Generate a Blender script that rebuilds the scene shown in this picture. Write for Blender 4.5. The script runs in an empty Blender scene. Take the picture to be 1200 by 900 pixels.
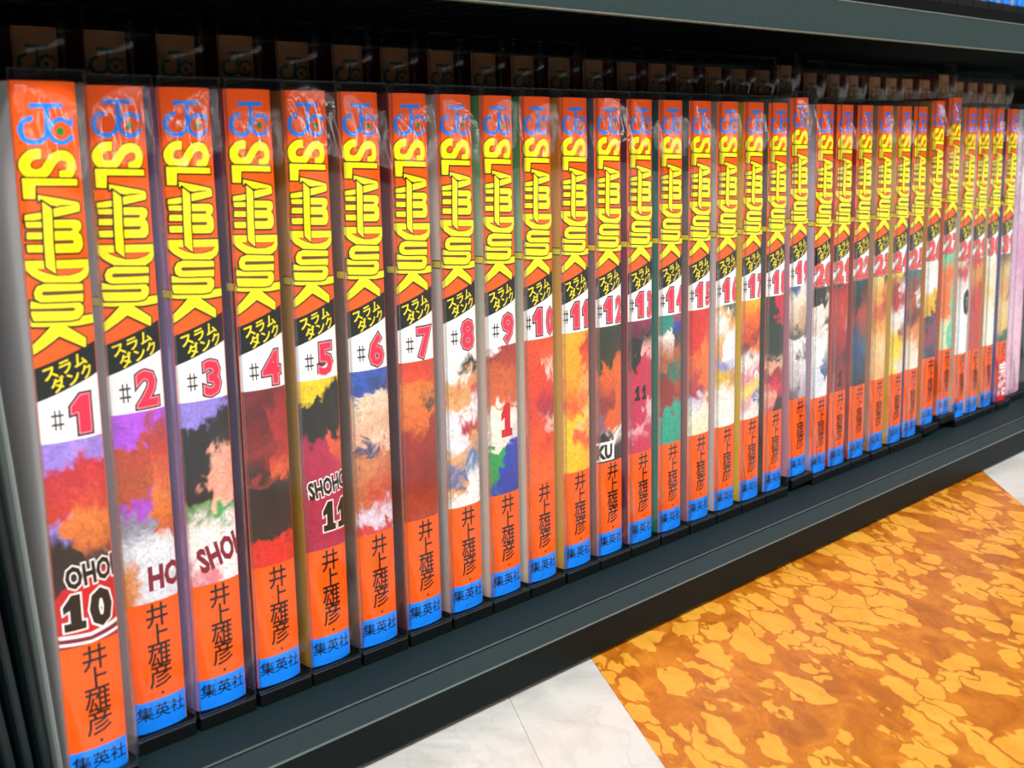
import bpy, bmesh, math, random
from mathutils import Vector, Matrix
from mathutils.geometry import tessellate_polygon
sc = bpy.context.scene
C = sc.collection
random.seed(7)

# ------------------------------------------------------------ camera
CAM = Vector((-0.1541, -0.3152, 0.1677))
Rv, Uv, Fv = Vector((0.6779, -0.7349, -0.0193)), Vector((0.1467, 0.1094, 0.9831)), Vector((0.7204, 0.6693, -0.182))
cd = bpy.data.cameras.new('camera'); cam = bpy.data.objects.new('camera', cd); C.objects.link(cam)
cam.matrix_world = Matrix(((Rv.x, Uv.x, -Fv.x, CAM.x), (Rv.y, Uv.y, -Fv.y, CAM.y), (Rv.z, Uv.z, -Fv.z, CAM.z), (0, 0, 0, 1)))
cd.sensor_width = 36; cd.lens = 1479.58 / 1200 * 36; cd.clip_start = 0.01; cd.clip_end = 50
cd.dof.use_dof = True; cd.dof.focus_distance = 0.50; cd.dof.aperture_fstop = 25
sc.camera = cam
# ------------------------------------------------------------ light
w = bpy.data.worlds.new('shop_world'); sc.world = w; w.use_nodes = True
w.node_tree.nodes['Background'].inputs[0].default_value = (0.80, 0.90, 1.0, 1)
w.node_tree.nodes['Background'].inputs[1].default_value = 0.22
def tube(x, y, z, sx, sy, power, tilt=0):
    l = bpy.data.lights.new('unseen_ceiling_tube', 'AREA'); l.shape = 'RECTANGLE'; l.size = sx; l.size_y = sy
    l.energy = power; l.color = (1.0, 0.985, 0.95)
    o = bpy.data.objects.new('unseen_ceiling_tube', l); C.objects.link(o); o.location = (x, y, z)
    o.rotation_euler = (tilt, 0, 0)
tube(-0.5, -1.95, 2.32, 3.8, 0.14, 620, math.radians(40))          # the aisle's fluorescent row
tube(3.4, -1.95, 2.32, 3.2, 0.14, 180, math.radians(40))
tube(-2.5, -1.40, 2.32, 1.2, 0.30, 420, math.radians(40))  # unseen lamp added at the left to brighten the left-facing cover sides
for k in range(9):                                                     # unseen rows added so the sleeves catch tall glare streaks, running away from the shelf
    tube(-3.0 + 1.4 * k, -5.6, 2.32, 0.15, 6.6, 250)
sc.view_settings.view_transform = 'Standard'; sc.view_settings.look = 'None'
sc.view_settings.gamma = 1; sc.view_settings.exposure = -2.2
sc.cycles.transparent_max_bounces = 24; sc.cycles.max_bounces = 6

# ------------------------------------------------------------ materials
def lin(c):
    f = lambda v: (v / 255 / 12.92) if v / 255 <= 0.04045 else ((v / 255 + 0.055) / 1.055) ** 2.4
    return (f(c[0]), f(c[1]), f(c[2]), 1)
MC = {}
def mat(name, col, rough=0.5, spec=0.3, metal=0.0, bump=0.0, bscale=200, coat=0.0):
    if name in MC: return MC[name]
    m = bpy.data.materials.new(name); m.use_nodes = True; nt = m.node_tree; b = nt.nodes['Principled BSDF']
    b.inputs['Base Color'].default_value = lin(col); b.inputs['Roughness'].default_value = rough
    b.inputs['Specular IOR Level'].default_value = spec; b.inputs['Metallic'].default_value = metal
    b.inputs['Coat Weight'].default_value = coat; b.inputs['Coat Roughness'].default_value = 0.2
    if bump:
        t = nt.nodes.new('ShaderNodeTexCoord'); n = nt.nodes.new('ShaderNodeTexNoise'); n.inputs['Scale'].default_value = bscale
        bp = nt.nodes.new('ShaderNodeBump'); bp.inputs['Strength'].default_value = bump; bp.inputs['Distance'].default_value = 0.001
        nt.links.new(t.outputs['Object'], n.inputs['Vector']); nt.links.new(n.outputs['Fac'], bp.inputs['Height'])
        nt.links.new(bp.outputs['Normal'], b.inputs['Normal'])
    MC[name] = m; return m
def ramp(nt, stops, interp='LINEAR'):
    r = nt.nodes.new('ShaderNodeValToRGB'); r.color_ramp.interpolation = interp; e = r.color_ramp.elements
    for i, (p, c) in enumerate(stops):
        if i < 2: k = e[i]; k.position = p
        else: k = e.new(p)
        k.color = lin(c)
    return r
def noise(nt, scale, detail=3, vec=None, rough=0.5, dist=0.0):
    n = nt.nodes.new('ShaderNodeTexNoise'); n.inputs['Scale'].default_value = scale; n.inputs['Detail'].default_value = detail
    n.inputs['Roughness'].default_value = rough; n.inputs['Distortion'].default_value = dist
    if vec: nt.links.new(vec, n.inputs['Vector'])
    return n
def mth(nt, op, a, b=None, c=None):
    n = nt.nodes.new('ShaderNodeMath'); n.operation = op
    for i, v in enumerate((a, b, c)):
        if v is None: continue
        if isinstance(v, (int, float)): n.inputs[i].default_value = v
        else: nt.links.new(v, n.inputs[i])
    return n.outputs[0]
def art_material(name, left, right, z0, z1, seed, grain=0.35):
    # smeared painterly colour field: two vertical colour ramps blended across, no figure
    m = bpy.data.materials.new(name); m.use_nodes = True; nt = m.node_tree; b = nt.nodes['Principled BSDF']
    t = nt.nodes.new('ShaderNodeTexCoord'); mp = nt.nodes.new('ShaderNodeMapping')
    mp.inputs['Scale'].default_value = (1, 60, 60); mp.inputs['Location'].default_value = (seed * 3.7, seed, seed * 1.3)
    nt.links.new(t.outputs['Object'], mp.inputs['Vector'])
    s = nt.nodes.new('ShaderNodeSeparateXYZ'); nt.links.new(t.outputs['Object'], s.inputs[0])
    n = noise(nt, 2.2, 4, mp.outputs[0], 0.55, 1.2)
    n2 = noise(nt, 1.6, 2, mp.outputs[0], 0.5, 0.8)
    v = mth(nt, 'DIVIDE', mth(nt, 'SUBTRACT', z1, s.outputs['Z']), z1 - z0)
    v = mth(nt, 'ADD', v, mth(nt, 'MULTIPLY', mth(nt, 'SUBTRACT', n.outputs['Fac'], 0.5), grain))
    rl, rr = ramp(nt, left, 'EASE'), ramp(nt, right, 'EASE')
    nt.links.new(v, rl.inputs[0]); nt.links.new(v, rr.inputs[0])
    f = mth(nt, 'ADD', s.outputs['X'], mth(nt, 'MULTIPLY', mth(nt, 'SUBTRACT', n2.outputs['Fac'], 0.5), 1.6))
    mr = nt.nodes.new('ShaderNodeMapRange'); mr.interpolation_type = 'SMOOTHSTEP'
    mr.inputs['From Min'].default_value = 0.42; mr.inputs['From Max'].default_value = 0.58
    nt.links.new(f, mr.inputs['Value'])
    mx = nt.nodes.new('ShaderNodeMix'); mx.data_type = 'RGBA'
    nt.links.new(mr.outputs[0], mx.inputs['Factor']); nt.links.new(rl.outputs[0], mx.inputs['A']); nt.links.new(rr.outputs[0], mx.inputs['B'])
    # brushy value variation
    n3 = noise(nt, 9, 5, mp.outputs[0], 0.6, 1.5); br = nt.nodes.new('ShaderNodeMapRange')
    br.inputs['From Min'].default_value = 0.3; br.inputs['From Max'].default_value = 0.7; br.inputs['To Min'].default_value = 0.62; br.inputs['To Max'].default_value = 1.25
    nt.links.new(n3.outputs['Fac'], br.inputs['Value'])
    sc_ = nt.nodes.new('ShaderNodeVectorMath'); sc_.operation = 'SCALE'
    nt.links.new(mx.outputs['Result'], sc_.inputs[0]); nt.links.new(br.outputs[0], sc_.inputs['Scale'])
    nt.links.new(sc_.outputs[0], b.inputs['Base Color']); b.inputs['Roughness'].default_value = 0.5
    return m
def side_material(name, stops, seed=0):
    m = bpy.data.materials.new(name); m.use_nodes = True; nt = m.node_tree; b = nt.nodes['Principled BSDF']
    t = nt.nodes.new('ShaderNodeTexCoord'); s = nt.nodes.new('ShaderNodeSeparateXYZ'); nt.links.new(t.outputs['Object'], s.inputs[0])
    n = noise(nt, 25, 2, t.outputs['Object'])
    v = mth(nt, 'ADD', mth(nt, 'DIVIDE', mth(nt, 'SUBTRACT', 0.187, s.outputs['Z']), 0.187), mth(nt, 'MULTIPLY', mth(nt, 'SUBTRACT', n.outputs['Fac'], 0.5), 0.15))
    r = ramp(nt, stops); nt.links.new(v, r.inputs[0]); nt.links.new(r.outputs[0], b.inputs['Base Color'])
    b.inputs['Roughness'].default_value = 0.35
    return m
def clear_material(name, ior, gloss_rough, tint, gain=1.0, bump=0.0):
    m = bpy.data.materials.new(name); m.use_nodes = True; nt = m.node_tree
    for n in list(nt.nodes): nt.nodes.remove(n)
    out = nt.nodes.new('ShaderNodeOutputMaterial'); mx = nt.nodes.new('ShaderNodeMixShader')
    tr = nt.nodes.new('ShaderNodeBsdfTransparent'); tr.inputs[0].default_value = (*tint, 1)
    gl = nt.nodes.new('ShaderNodeBsdfGlossy'); gl.inputs['Roughness'].default_value = gloss_rough; gl.inputs[0].default_value = (1, 1, 1, 1)
    fr = nt.nodes.new('ShaderNodeFresnel'); fr.inputs['IOR'].default_value = ior
    if bump:
        t = nt.nodes.new('ShaderNodeTexCoord'); mp = nt.nodes.new('ShaderNodeMapping'); mp.inputs['Scale'].default_value = (420, 420, 22)
        nt.links.new(t.outputs['Object'], mp.inputs['Vector']); n = noise(nt, 1.0, 3, mp.outputs[0], 0.55, 0.4)
        bp = nt.nodes.new('ShaderNodeBump'); bp.inputs['Strength'].default_value = 1.0; bp.inputs['Distance'].default_value = bump
        nt.links.new(n.outputs['Fac'], bp.inputs['Height']); nt.links.new(bp.outputs['Normal'], gl.inputs['Normal']); nt.links.new(bp.outputs['Normal'], fr.inputs['Normal'])
    f = mth(nt, 'MINIMUM', mth(nt, 'MULTIPLY', fr.outputs[0], gain), 0.22)
    nt.links.new(f, mx.inputs[0]); nt.links.new(tr.outputs[0], mx.inputs[1]); nt.links.new(gl.outputs[0], mx.inputs[2])
    nt.links.new(mx.outputs[0], out.inputs[0]); return m

ORANGE = mat('orange_spine_paper', (242, 88, 2), 0.5, 0.2)
YELLOW = mat('yellow_print', (246, 228, 0), 0.45)
INK = mat('black_print', (4, 6, 5), 0.5)
BROWNINK = mat('brown_print', (88, 52, 18), 0.5)
WHITE = mat('white_paper', (240, 236, 236), 0.5)
BLUE = mat('blue_print', (4, 132, 250), 0.45)
GREEN = mat('green_print', (0, 130, 50), 0.5)
BAND = mat('dark_band_print', (2, 12, 11), 0.5, 0.15)
NUMRED = mat('crimson_print', (226, 28, 66), 0.45)
NUMRED2 = mat('vermilion_print', (226, 58, 42), 0.45)
NUMDARK = mat('plum_print', (70, 12, 30), 0.5)
NUMPINK = mat('pink_print', (250, 150, 165), 0.5)
CRIMSON = mat('jersey_red_print', (190, 18, 36), 0.45)
MAROON = mat('jersey_maroon_print', (120, 25, 50), 0.45)
PAPER = mat('page_paper', (222, 208, 178), 0.8)
STICK = mat('red_sticker', (226, 12, 24), 0.35)
SHELF = mat('black_shelf_metal', (14, 33, 35), 0.6, 0.2, 0.0, 0.25, 900)
LIPM = mat('shelf_lip_metal', (30, 50, 52), 0.6, 0.2, 0.0, 0.15, 900)
LIPF = mat('black_lip_face', (2, 12, 12), 0.5, 0.12)
LIPU = mat('upper_lip_metal', (27, 45, 45), 0.55, 0.25, 0.0, 0.2, 900)
REARP = mat('shaded_rear_spine_paper', (176, 122, 78), 0.5)  # spine orange dulled to brown, shade and haze of the rear row in the colour
REARE = mat('shaded_rear_emblem', (52, 84, 86), 0.5)  # emblem blue dulled the same way for the shaded rear row
EDGE = mat('metal_edge_highlight', (118, 124, 116), 0.35, 0.6, 0.5, 0.4, 300)  # highlight on the upper lip's edges, painted as lighter metal
EDGE2 = mat('thin_edge_highlight', (96, 112, 112), 0.4, 0.6, 0.3, 0.6, 250)  # paler colour standing in for the highlights along the lower lip
DARK = mat('black_interior', (3, 4, 4), 0.8, 0.1)
BASEM = mat('black_case_base', (3, 6, 7), 0.4, 0.25)
SMOKE = mat('smoky_divider_plastic', (12, 24, 26), 0.35, 0.3)
CLEAR = clear_material('clear_case_plastic', 1.30, 0.08, (0.985, 0.99, 0.99), 0.7)
SLEEVE = clear_material('crinkled_clear_sleeve', 1.45, 0.09, (0.99, 0.99, 0.99), 1.15, 0.00005)
RIM = clear_material('case_edge_plastic', 1.5, 0.15, (0.80, 0.84, 0.84), 1.2)

# ------------------------------------------------------------ helpers
def link(name, me, parent=None):
    o = bpy.data.objects.new(name, me); C.objects.link(o); o.parent = parent; return o
def empty(name, loc, label, cat, group=None):
    o = bpy.data.objects.new(name, None); C.objects.link(o); o.location = loc; o.empty_display_size = 0.01
    o['label'] = label; o['category'] = cat
    if group: o['group'] = group
    return o
def box(bm, x0, x1, y0, y1, z0, z1, mi=0):
    v = [bm.verts.new(p) for p in ((x0,y0,z0),(x1,y0,z0),(x1,y1,z0),(x0,y1,z0),(x0,y0,z1),(x1,y0,z1),(x1,y1,z1),(x0,y1,z1))]
    for f in ((0,3,2,1),(4,5,6,7),(0,1,5,4),(1,2,6,5),(2,3,7,6),(3,0,4,7)):
        q = bm.faces.new([v[i] for i in f]); q.material_index = mi
def mesh(name, bm, mats, smooth=False):
    me = bpy.data.meshes.new(name); bm.to_mesh(me); bm.free()
    for m in mats: me.materials.append(m)
    if smooth:
        for p in me.polygons: p.use_smooth = True
    return me
def boxes(name, lst, m, parent=None, bevel=0.0, mats=None):
    bm = bmesh.new()
    for b in lst: box(bm, *b)
    if bevel: bmesh.ops.bevel(bm, geom=bm.edges[:], offset=bevel, segments=2, affect='EDGES', profile=0.5)
    return link(name, mesh(name, bm, mats or [m]), parent)
def structure(o): o['kind'] = 'structure'; return o

# ------------------------------------------------------------ spine curve and print
W0 = 0.0168            # spine width
SAG = 0.0016
NST = 12
def yspine(t): t = min(1, max(0, t)); return SAG * abs(2 * t - 1) ** 2.6 + 0.0012
class Print:
    """flat print laid on the bowed spine; x in 0..1 across, z in metres, layers stacked outwards"""
    def __init__(s): s.bm = bmesh.new(); s.lay = s.bm.verts.layers.float.new('lay')
    def tri(s, pts, tris, mi, layer):
        v = [s.bm.verts.new((p[0], 0, p[1])) for p in pts]
        for q in v: q[s.lay] = layer
        for t in tris:
            try: f = s.bm.faces.new([v[i] for i in t]); f.material_index = mi
            except ValueError: pass
    def poly(s, pts, mi, layer):
        # pts: (u, z_mm)
        P = [Vector((u * W0, z / 1000, 0)) for u, z in pts]
        s.tri([(p.x / W0, p.y) for p in P], tessellate_polygon([P]), mi, layer)
    def outline(s, pts, d, mi, layer):
        P = [Vector((u * W0 * 1000, z)) for u, z in pts]; n = len(P)
        area = sum(P[i].x * P[(i+1) % n].y - P[(i+1) % n].x * P[i].y for i in range(n)); sg = 1 if area > 0 else -1
        out = []
        for i in range(n):
            a, b, c = P[i-1], P[i], P[(i+1) % n]; e1 = (b - a).normalized(); e2 = (c - b).normalized()
            n1 = Vector((e1.y, -e1.x)) * sg; n2 = Vector((e2.y, -e2.x)) * sg; m = n1 + n2
            if m.length < 0.3: m = n1
            m.normalize(); k = min(1.7, 1 / max(0.3, m.dot(n1))); q = b + m * d * k
            out.append((q.x / 1000 / W0, q.y))
        s.poly(out, mi, layer)
    def stroke(s, pts, wid, mi, layer):
        P = [Vector((u * W0 * 1000, z)) for u, z in pts]
        # catmull-rom resample
        Q = []
        for i in range(len(P) - 1):
            p0, p1, p2, p3 = P[max(0, i-1)], P[i], P[i+1], P[min(len(P)-1, i+2)]
            for k in range(3):
                t = k / 3; Q.append(0.5 * ((2*p1) + (p2-p0)*t + (2*p0-5*p1+4*p2-p3)*t*t + (3*p1-p0-3*p2+p3)*t*t*t))
        Q.append(P[-1]); vs = []
        for i, q in enumerate(Q):
            d = (Q[min(len(Q)-1, i+1)] - Q[max(0, i-1)]).normalized(); n = Vector((-d.y, d.x)) * wid / 2
            vs += [q + n, q - n]
        s.tri([(v.x / 1000 / W0, v.y / 1000) for v in vs], [(2*i, 2*i+1, 2*i+3, 2*i+2) for i in range(len(Q)-1)], mi, layer)
    def rect(s, u0, u1, z0, z1, mi, layer): s.poly([(u0, z0), (u1, z0), (u1, z1), (u0, z1)], mi, layer)
    def text(s, txt, u, z, hmm, mi, layer, sx=1.0, off=0.0, rot=0.0, align='CENTER', spacing=1.0):
        vs, fs = glyphs(txt, off, align, spacing); k = hmm / 0.73
        ca, sa = math.cos(rot), math.sin(rot); pts = []
        for x, y in vs:
            a, b = x * k * sx, (y - 0.365) * k
            pts.append((u + (a * ca - b * sa) / 1000 / W0, (z + a * sa + b * ca) / 1000))
        s.tri(pts, fs, mi, layer)
    def one(s, u, z, h, wmm, mi, layer, off):
        pl = [(-0.40, 0.20), (-0.06, 0.5), (0.24, 0.5), (0.24, -0.32), (0.42, -0.32), (0.42, -0.5), (-0.40, -0.5), (-0.40, -0.32), (-0.14, -0.32), (-0.14, 0.14), (-0.40, 0.04)]
        s.outline([(u + a * wmm / 1000 / W0, z + b * h) for a, b in pl], off, mi, layer)
    def done(s, name, mats, lo=0.012, hi=0.988):
        bm = s.bm
        for k in range(1, NST):
            bmesh.ops.bisect_plane(bm, geom=bm.verts[:] + bm.edges[:] + bm.faces[:], plane_co=(k / NST, 0, 0), plane_no=(1, 0, 0), dist=1e-6)
        bmesh.ops.bisect_plane(bm, geom=bm.verts[:] + bm.edges[:] + bm.faces[:], plane_co=(lo, 0, 0), plane_no=(-1, 0, 0), clear_outer=True, dist=1e-6)
        bmesh.ops.bisect_plane(bm, geom=bm.verts[:] + bm.edges[:] + bm.faces[:], plane_co=(hi, 0, 0), plane_no=(1, 0, 0), clear_outer=True, dist=1e-6)
        for v in bm.verts:
            t = v.co.x; k = min(NST - 1, int(t * NST)); a, b = k / NST, (k + 1) / NST; f = (t - a) * NST
            v.co.y = yspine(a) * (1 - f) + yspine(b) * f - 0.00004 - 0.00002 * v[s.lay]
        for f in bm.faces:
            f.normal_update()
            if f.normal.y > 0: f.normal_flip()
        return mesh(name, bm, mats)
GC = {}
def glyphs(txt, off, align, spacing):
    key = (txt, off, align, spacing)
    if key in GC: return GC[key]
    cu = bpy.data.curves.new('lettering', 'FONT'); cu.body = txt; cu.size = 1; cu.offset = off; cu.align_x = align
    cu.resolution_u = 2; cu.space_character = spacing
    o = bpy.data.objects.new('lettering', cu); C.objects.link(o)
    dg = bpy.context.evaluated_depsgraph_get(); me = bpy.data.meshes.new_from_object(o.evaluated_get(dg))
    GC[key] = ([(v.co.x, v.co.y) for v in me.vertices], [tuple(p.vertices) for p in me.polygons])
    bpy.data.objects.remove(o); bpy.data.curves.remove(cu); bpy.data.meshes.remove(me)
    return GC[key]

# title lettering, reading downwards (yellow with black outline)
G = {
'L':[(0.072,162.89),(0.9,162.29),(0.898,160.64),(0.238,161.06),(0.222,157.69),(0.07,157.81)],
'A1':[(0.259,158.62),(0.882,156.43),(0.912,155.62),(0.91,154.9),(0.597,155.39),(0.434,156.02),(0.303,157.68),(0.262,157.01)],
'A2':[(0.598,155.45),(0.911,155.33),(0.898,154.09),(0.436,152.88),(0.057,152.2),(0.065,153.79),(0.294,154.29),(0.421,154.89)],
'M1':[(0.38,152.3),(0.803,152.0),(0.879,151.58),(0.909,150.52),(0.887,149.38),(0.835,148.7),(0.891,147.9),(0.906,145.62),(0.88,144.33),(0.815,143.54),(0.38,143.94)],
'Mb1':[(0.064,152.02),(0.3,151.94),(0.3,150.46),(0.073,150.63)],
'Mb2':[(0.071,149.43),(0.3,149.25),(0.3,147.54),(0.062,147.74)],
'Mb3':[(0.055,146.25),(0.3,146.11),(0.3,144.25),(0.061,144.45)],
'D':[(-0.055,142.42),(0.983,141.54),(0.982,138.43),(0.929,137.03),(0.783,135.93),(0.589,135.37),(0.418,135.62),(0.237,136.67),(0.095,138.34),(-0.009,140.5)],
'U':[(0.837,135.34),(0.235,136.24),(0.132,135.69),(0.087,134.18),(0.099,132.58),(0.178,131.51),(0.814,130.75),(0.831,132.59)],
'K':[(-0.076,127.86),(0.024,127.95),(0.24,127.08),(0.583,126.39),(0.781,127.04),(0.997,127.06),(0.997,124.81),(0.682,124.7),(0.146,125.37),(-0.062,125.81)],
'K2':[(0.281,125.3),(0.505,124.93),(0.819,121.12),(0.805,118.9),(0.772,118.82),(0.39,122.51),(0.016,118.36),(0.012,120.85)],
'N':[(0.038,132.11),(0.176,131.22),(0.761,130.58),(0.818,129.5),(0.802,127.74),(0.716,126.42),(0.583,126.24),(0.053,127.02),(0.035,128.36),(0.029,130.4)],
'T':[(0.306,156.9),(0.433,155.16),(0.433,153.02),(0.415,146.74),(0.415,138.56),(0.281,140.5),(0.287,146.9)]}
SS = [(0.356,168.77),(0.292,168.82),(0.219,168.54),(0.142,167.31),(0.122,165.79),(0.166,164.29),(0.284,163.73),(0.392,164.41),(0.473,166.2),(0.553,167.73),(0.663,168.37),(0.776,167.79),(0.822,166.06),(0.79,164.21),(0.699,163.34),(0.607,163.33)]
SLOT = {'M1':[[(0.40,150.22),(0.726,149.99),(0.75,149.53),(0.722,149.18),(0.40,149.44)],[(0.40,147.13),(0.725,146.86),(0.755,146.39),(0.722,145.94),(0.40,146.19)]],
'U':[[(0.217,134.39),(0.842,133.68),(0.842,132.8),(0.212,133.3),(0.186,133.87)]],
'N':[[(0.028,130.21),(0.65,129.51),(0.68,129.01),(0.646,128.58),(0.03,129.49)]]}
DH = [(0.147,140.21),(0.437,139.86),(0.904,139.44),(0.811,138.4),(0.635,137.84),(0.463,137.94),(0.298,138.75),(0.201,139.56)]
def up(pts, d=2.1): return [(a, b + d) for a, b in pts]
def make_title():
    p = Print(); L = 1
    p.stroke([(SS[0][0] + 0.018, SS[0][1] + 2.1)] + up(SS) + [(SS[-1][0] - 0.018, SS[-1][1] + 2.1)], 3.25, 1, 1); p.stroke(up(SS), 2.55, 0, 2)
    L = 3
    for k in ('L', 'A1', 'A2', 'Mb1', 'Mb2', 'Mb3', 'M1', 'D', 'K', 'K2', 'U', 'N', 'T'):
        p.outline(up(G[k]), 0.44, 1, L); p.poly(up(G[k]), 0, L + 0.8)
        if k == 'K2': p.poly(up([(0.2, 125.9), (0.6, 125.6), (0.5, 124.8), (0.3, 125.0)]), 0, L + 1)
        if k == 'A2': p.poly(up([(0.55, 155.3), (0.905, 155.9), (0.905, 154.6), (0.55, 154.9)]), 0, L + 1)
        for sl in SLOT.get(k, []): p.poly(up(sl), 3, L + 1.1)
        if k == 'D': p.poly(up(DH), 1, L + 1.0); p.outline(up(DH), -0.28, 2, L + 1.4)
        L += 1.5
    for x in ('Mb1', ): pass
    return p.done('title_lettering', [YELLOW, INK, ORANGE, BROWNINK])
def make_emblem():
    p = Print(); U = lambda q: up(q, 1.2)
    p.poly(U([(0.246,182.15),(0.749,182.29),(0.744,181.0),(0.241,180.9)]), 0, 1)
    p.stroke(U([(0.50,181.5),(0.49,178),(0.475,174.7)]), 1.35, 0, 1.2)
    p.stroke(U([(0.285,178.49),(0.16,177.83),(0.106,175.72),(0.151,173.43),(0.278,172.58),(0.409,173.21),(0.475,174.93)]), 1.3, 0, 1.4)
    p.stroke(U([(0.851,177.28),(0.719,178.3),(0.58,177.5),(0.498,175.4),(0.561,173.2),(0.694,172.43),(0.835,173.36),(0.881,174.45)]), 1.2, 0, 1.6)
    p.poly(U([(0.91,179.04),(0.898,175.87),(0.804,177.28)]), 0, 1.8)
    p.poly(U([(0.679 + 0.06 * math.cos(a * math.pi / 6), 175.26 + 1.05 * math.sin(a * math.pi / 6)) for a in range(12)]), 1, 1.9)
    return p.done('emblem', [BLUE, GREEN])
def make_band():
    p = Print(); p.poly([(0, 116.7), (1, 122.2), (1, 113.6), (0, 107.9)], 0, 1)
    a = math.atan2(5.2, W0 * 1000)
    p.text('スラム', 0.45, 116.5, 2.95, 1, 2.5, sx=1.02, off=0.016, rot=a)
    p.text('ダンク', 0.56, 113.2, 2.95, 1, 2.5, sx=1.02, off=0.016, rot=a)
    return p.done('subtitle_band', [BAND, YELLOW])
def make_author():
    p = Print()
    for i, ch in enumerate('井上雄彦'):
        p.text(ch, 0.53, 36.0 - i * 6.2, 5.6, 0, 1, sx=1.0, off=0.012)
    p.poly([(0.53 + 0.03 * math.cos(k), 11.9 + 0.5 * math.sin(k)) for k in range(6)], 0, 1)
    return p.done('author_lettering', [INK])
def make_publisher():
    p = Print(); p.rect(0, 1, 0.8, 10.3, 0, 1)
    p.text('集英社', 0.50, 6.6, 3.4, 1, 2, sx=1.10, off=0.008)
    return p.done('publisher_label', [BLUE, INK])
def make_number(n):
    p = Print(); p.poly([(0, 96.4), (1, 96.4), (1, 116), (0, 110.5)], 0, 0.2)
    red = 3
    s = str(n)
    if n < 20:
        u = 0.27 if n < 10 else 0.12
        wd = 0.07 if n < 10 else 0.05
        zc = 102.7 if n < 10 else 103.3
        for dx in (-1, 1): p.rect(u + dx * wd * 0.5 - 0.012, u + dx * wd * 0.5 + 0.012, zc - 2.7, zc + 2.7, 4, 1.5)
        for dz in (-1.2, 1.2): p.rect(u - wd * 1.35, u + wd * 1.35, zc + dz - 0.28, zc + dz + 0.28, 4, 1.6)
    if n < 10: xs, k, h = [0.66], 0.98, 10.0
    elif n < 20: xs, k, h = [0.40 if n != 11 else 0.42, 0.83], 0.74, 9.6
    else: xs, k, h = [0.27, 0.76], 1.0, 10.4
    for i, (x, c) in enumerate(zip(xs, s)):
        if c == '1':
            one = [(-0.34, 0.22), (-0.02, 0.5), (0.26, 0.5), (0.26, -0.5), (-0.10, -0.5), (-0.10, 0.10), (-0.34, 0.06)]
            q = [(x + a_ * k * 8.2 / 1000 / W0, 103.4 + b_ * (h - 0.2)) for a_, b_ in one]
            p.outline(q, 1.05, 1, 2 + i * 3); p.outline(q, 0.42, 2, 3 + i * 3); p.outline(q, 0.16, 3, 4 + i * 3); continue
        p.text(c, x, 103.4, h, 1, 2 + i * 3, sx=k, off=0.09)
        p.text(c, x, 103.4, h, 2, 3 + i * 3, sx=k, off=0.052)
        p.text(c, x, 103.4, h, 3, 4 + i * 3, sx=k, off=0.030)
    return p.done('volume_number', [WHITE, NUMDARK, NUMPINK, NUMRED if n < 20 else NUMRED2, INK])
def make_art_panel():
    p = Print(); p.rect(0, 1, 40.3, 96.8, 0, 0.5); return p.done('cover_art_panel', [WHITE])

# cover: bowed spine + boards, x 0..1 (scaled to the volume's width)
def make_cover():
    bm = bmesh.new(); z0, z1, D = 0.0008, 0.187, 0.112
    xs = [k / NST for k in range(NST + 1)]
    a = [bm.verts.new((x, yspine(x), z0)) for x in xs]; b = [bm.verts.new((x, yspine(x), z1)) for x in xs]
    ai = [bm.verts.new((0.02 + 0.96 * x, yspine(x) + 0.0012, z0)) for x in xs]; bi = [bm.verts.new((0.02 + 0.96 * x, yspine(x) + 0.0012, z1)) for x in xs]
    for i in range(NST):
        for q, m in (((a[i], a[i+1], b[i+1], b[i]), 0), ((ai[i+1], ai[i], bi[i], bi[i+1]), 2), ((b[i], b[i+1], bi[i+1], bi[i]), 2), ((a[i+1], a[i], ai[i], ai[i+1]), 2)):
            f = bm.faces.new(q); f.material_index = m; f.smooth = False
    y0 = yspine(0)
    box(bm, 0, 0.03, y0, D, z0, z1, 1); box(bm, 0.97, 1, y0, D, z0, z1, 1)
    return mesh('cover', bm, [ORANGE, WHITE, PAPER])
def make_pages():
    bm = bmesh.new(); box(bm, 0.035, 0.965, 0.0045, 0.109, 0.003, 0.1845)
    return mesh('pages', bm, [PAPER])
def make_wrap():
    bm = bmesh.new()
    for (y0, y1, z0, z1, mi, x) in ((0.0028, 0.0068, 0.1274, 0.1304, 1, -0.003), (0.0028, 0.0065, 0.1278, 0.1300, 0, -0.006)):
        bm.faces.new([bm.verts.new(p) for p in ((x, y1, z0), (x, y0, z0), (x, y0, z1), (x, y1, z1))]).material_index = mi
    return mesh('title_wrap', bm, [YELLOW, INK])
WRAP = make_wrap()
TITLE, EMBLEM, BANDM, AUTHOR, PUBL, ARTP, COVER, PAGES = make_title(), make_emblem(), make_band(), make_author(), make_publisher(), make_art_panel(), make_cover(), make_pages()

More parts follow.
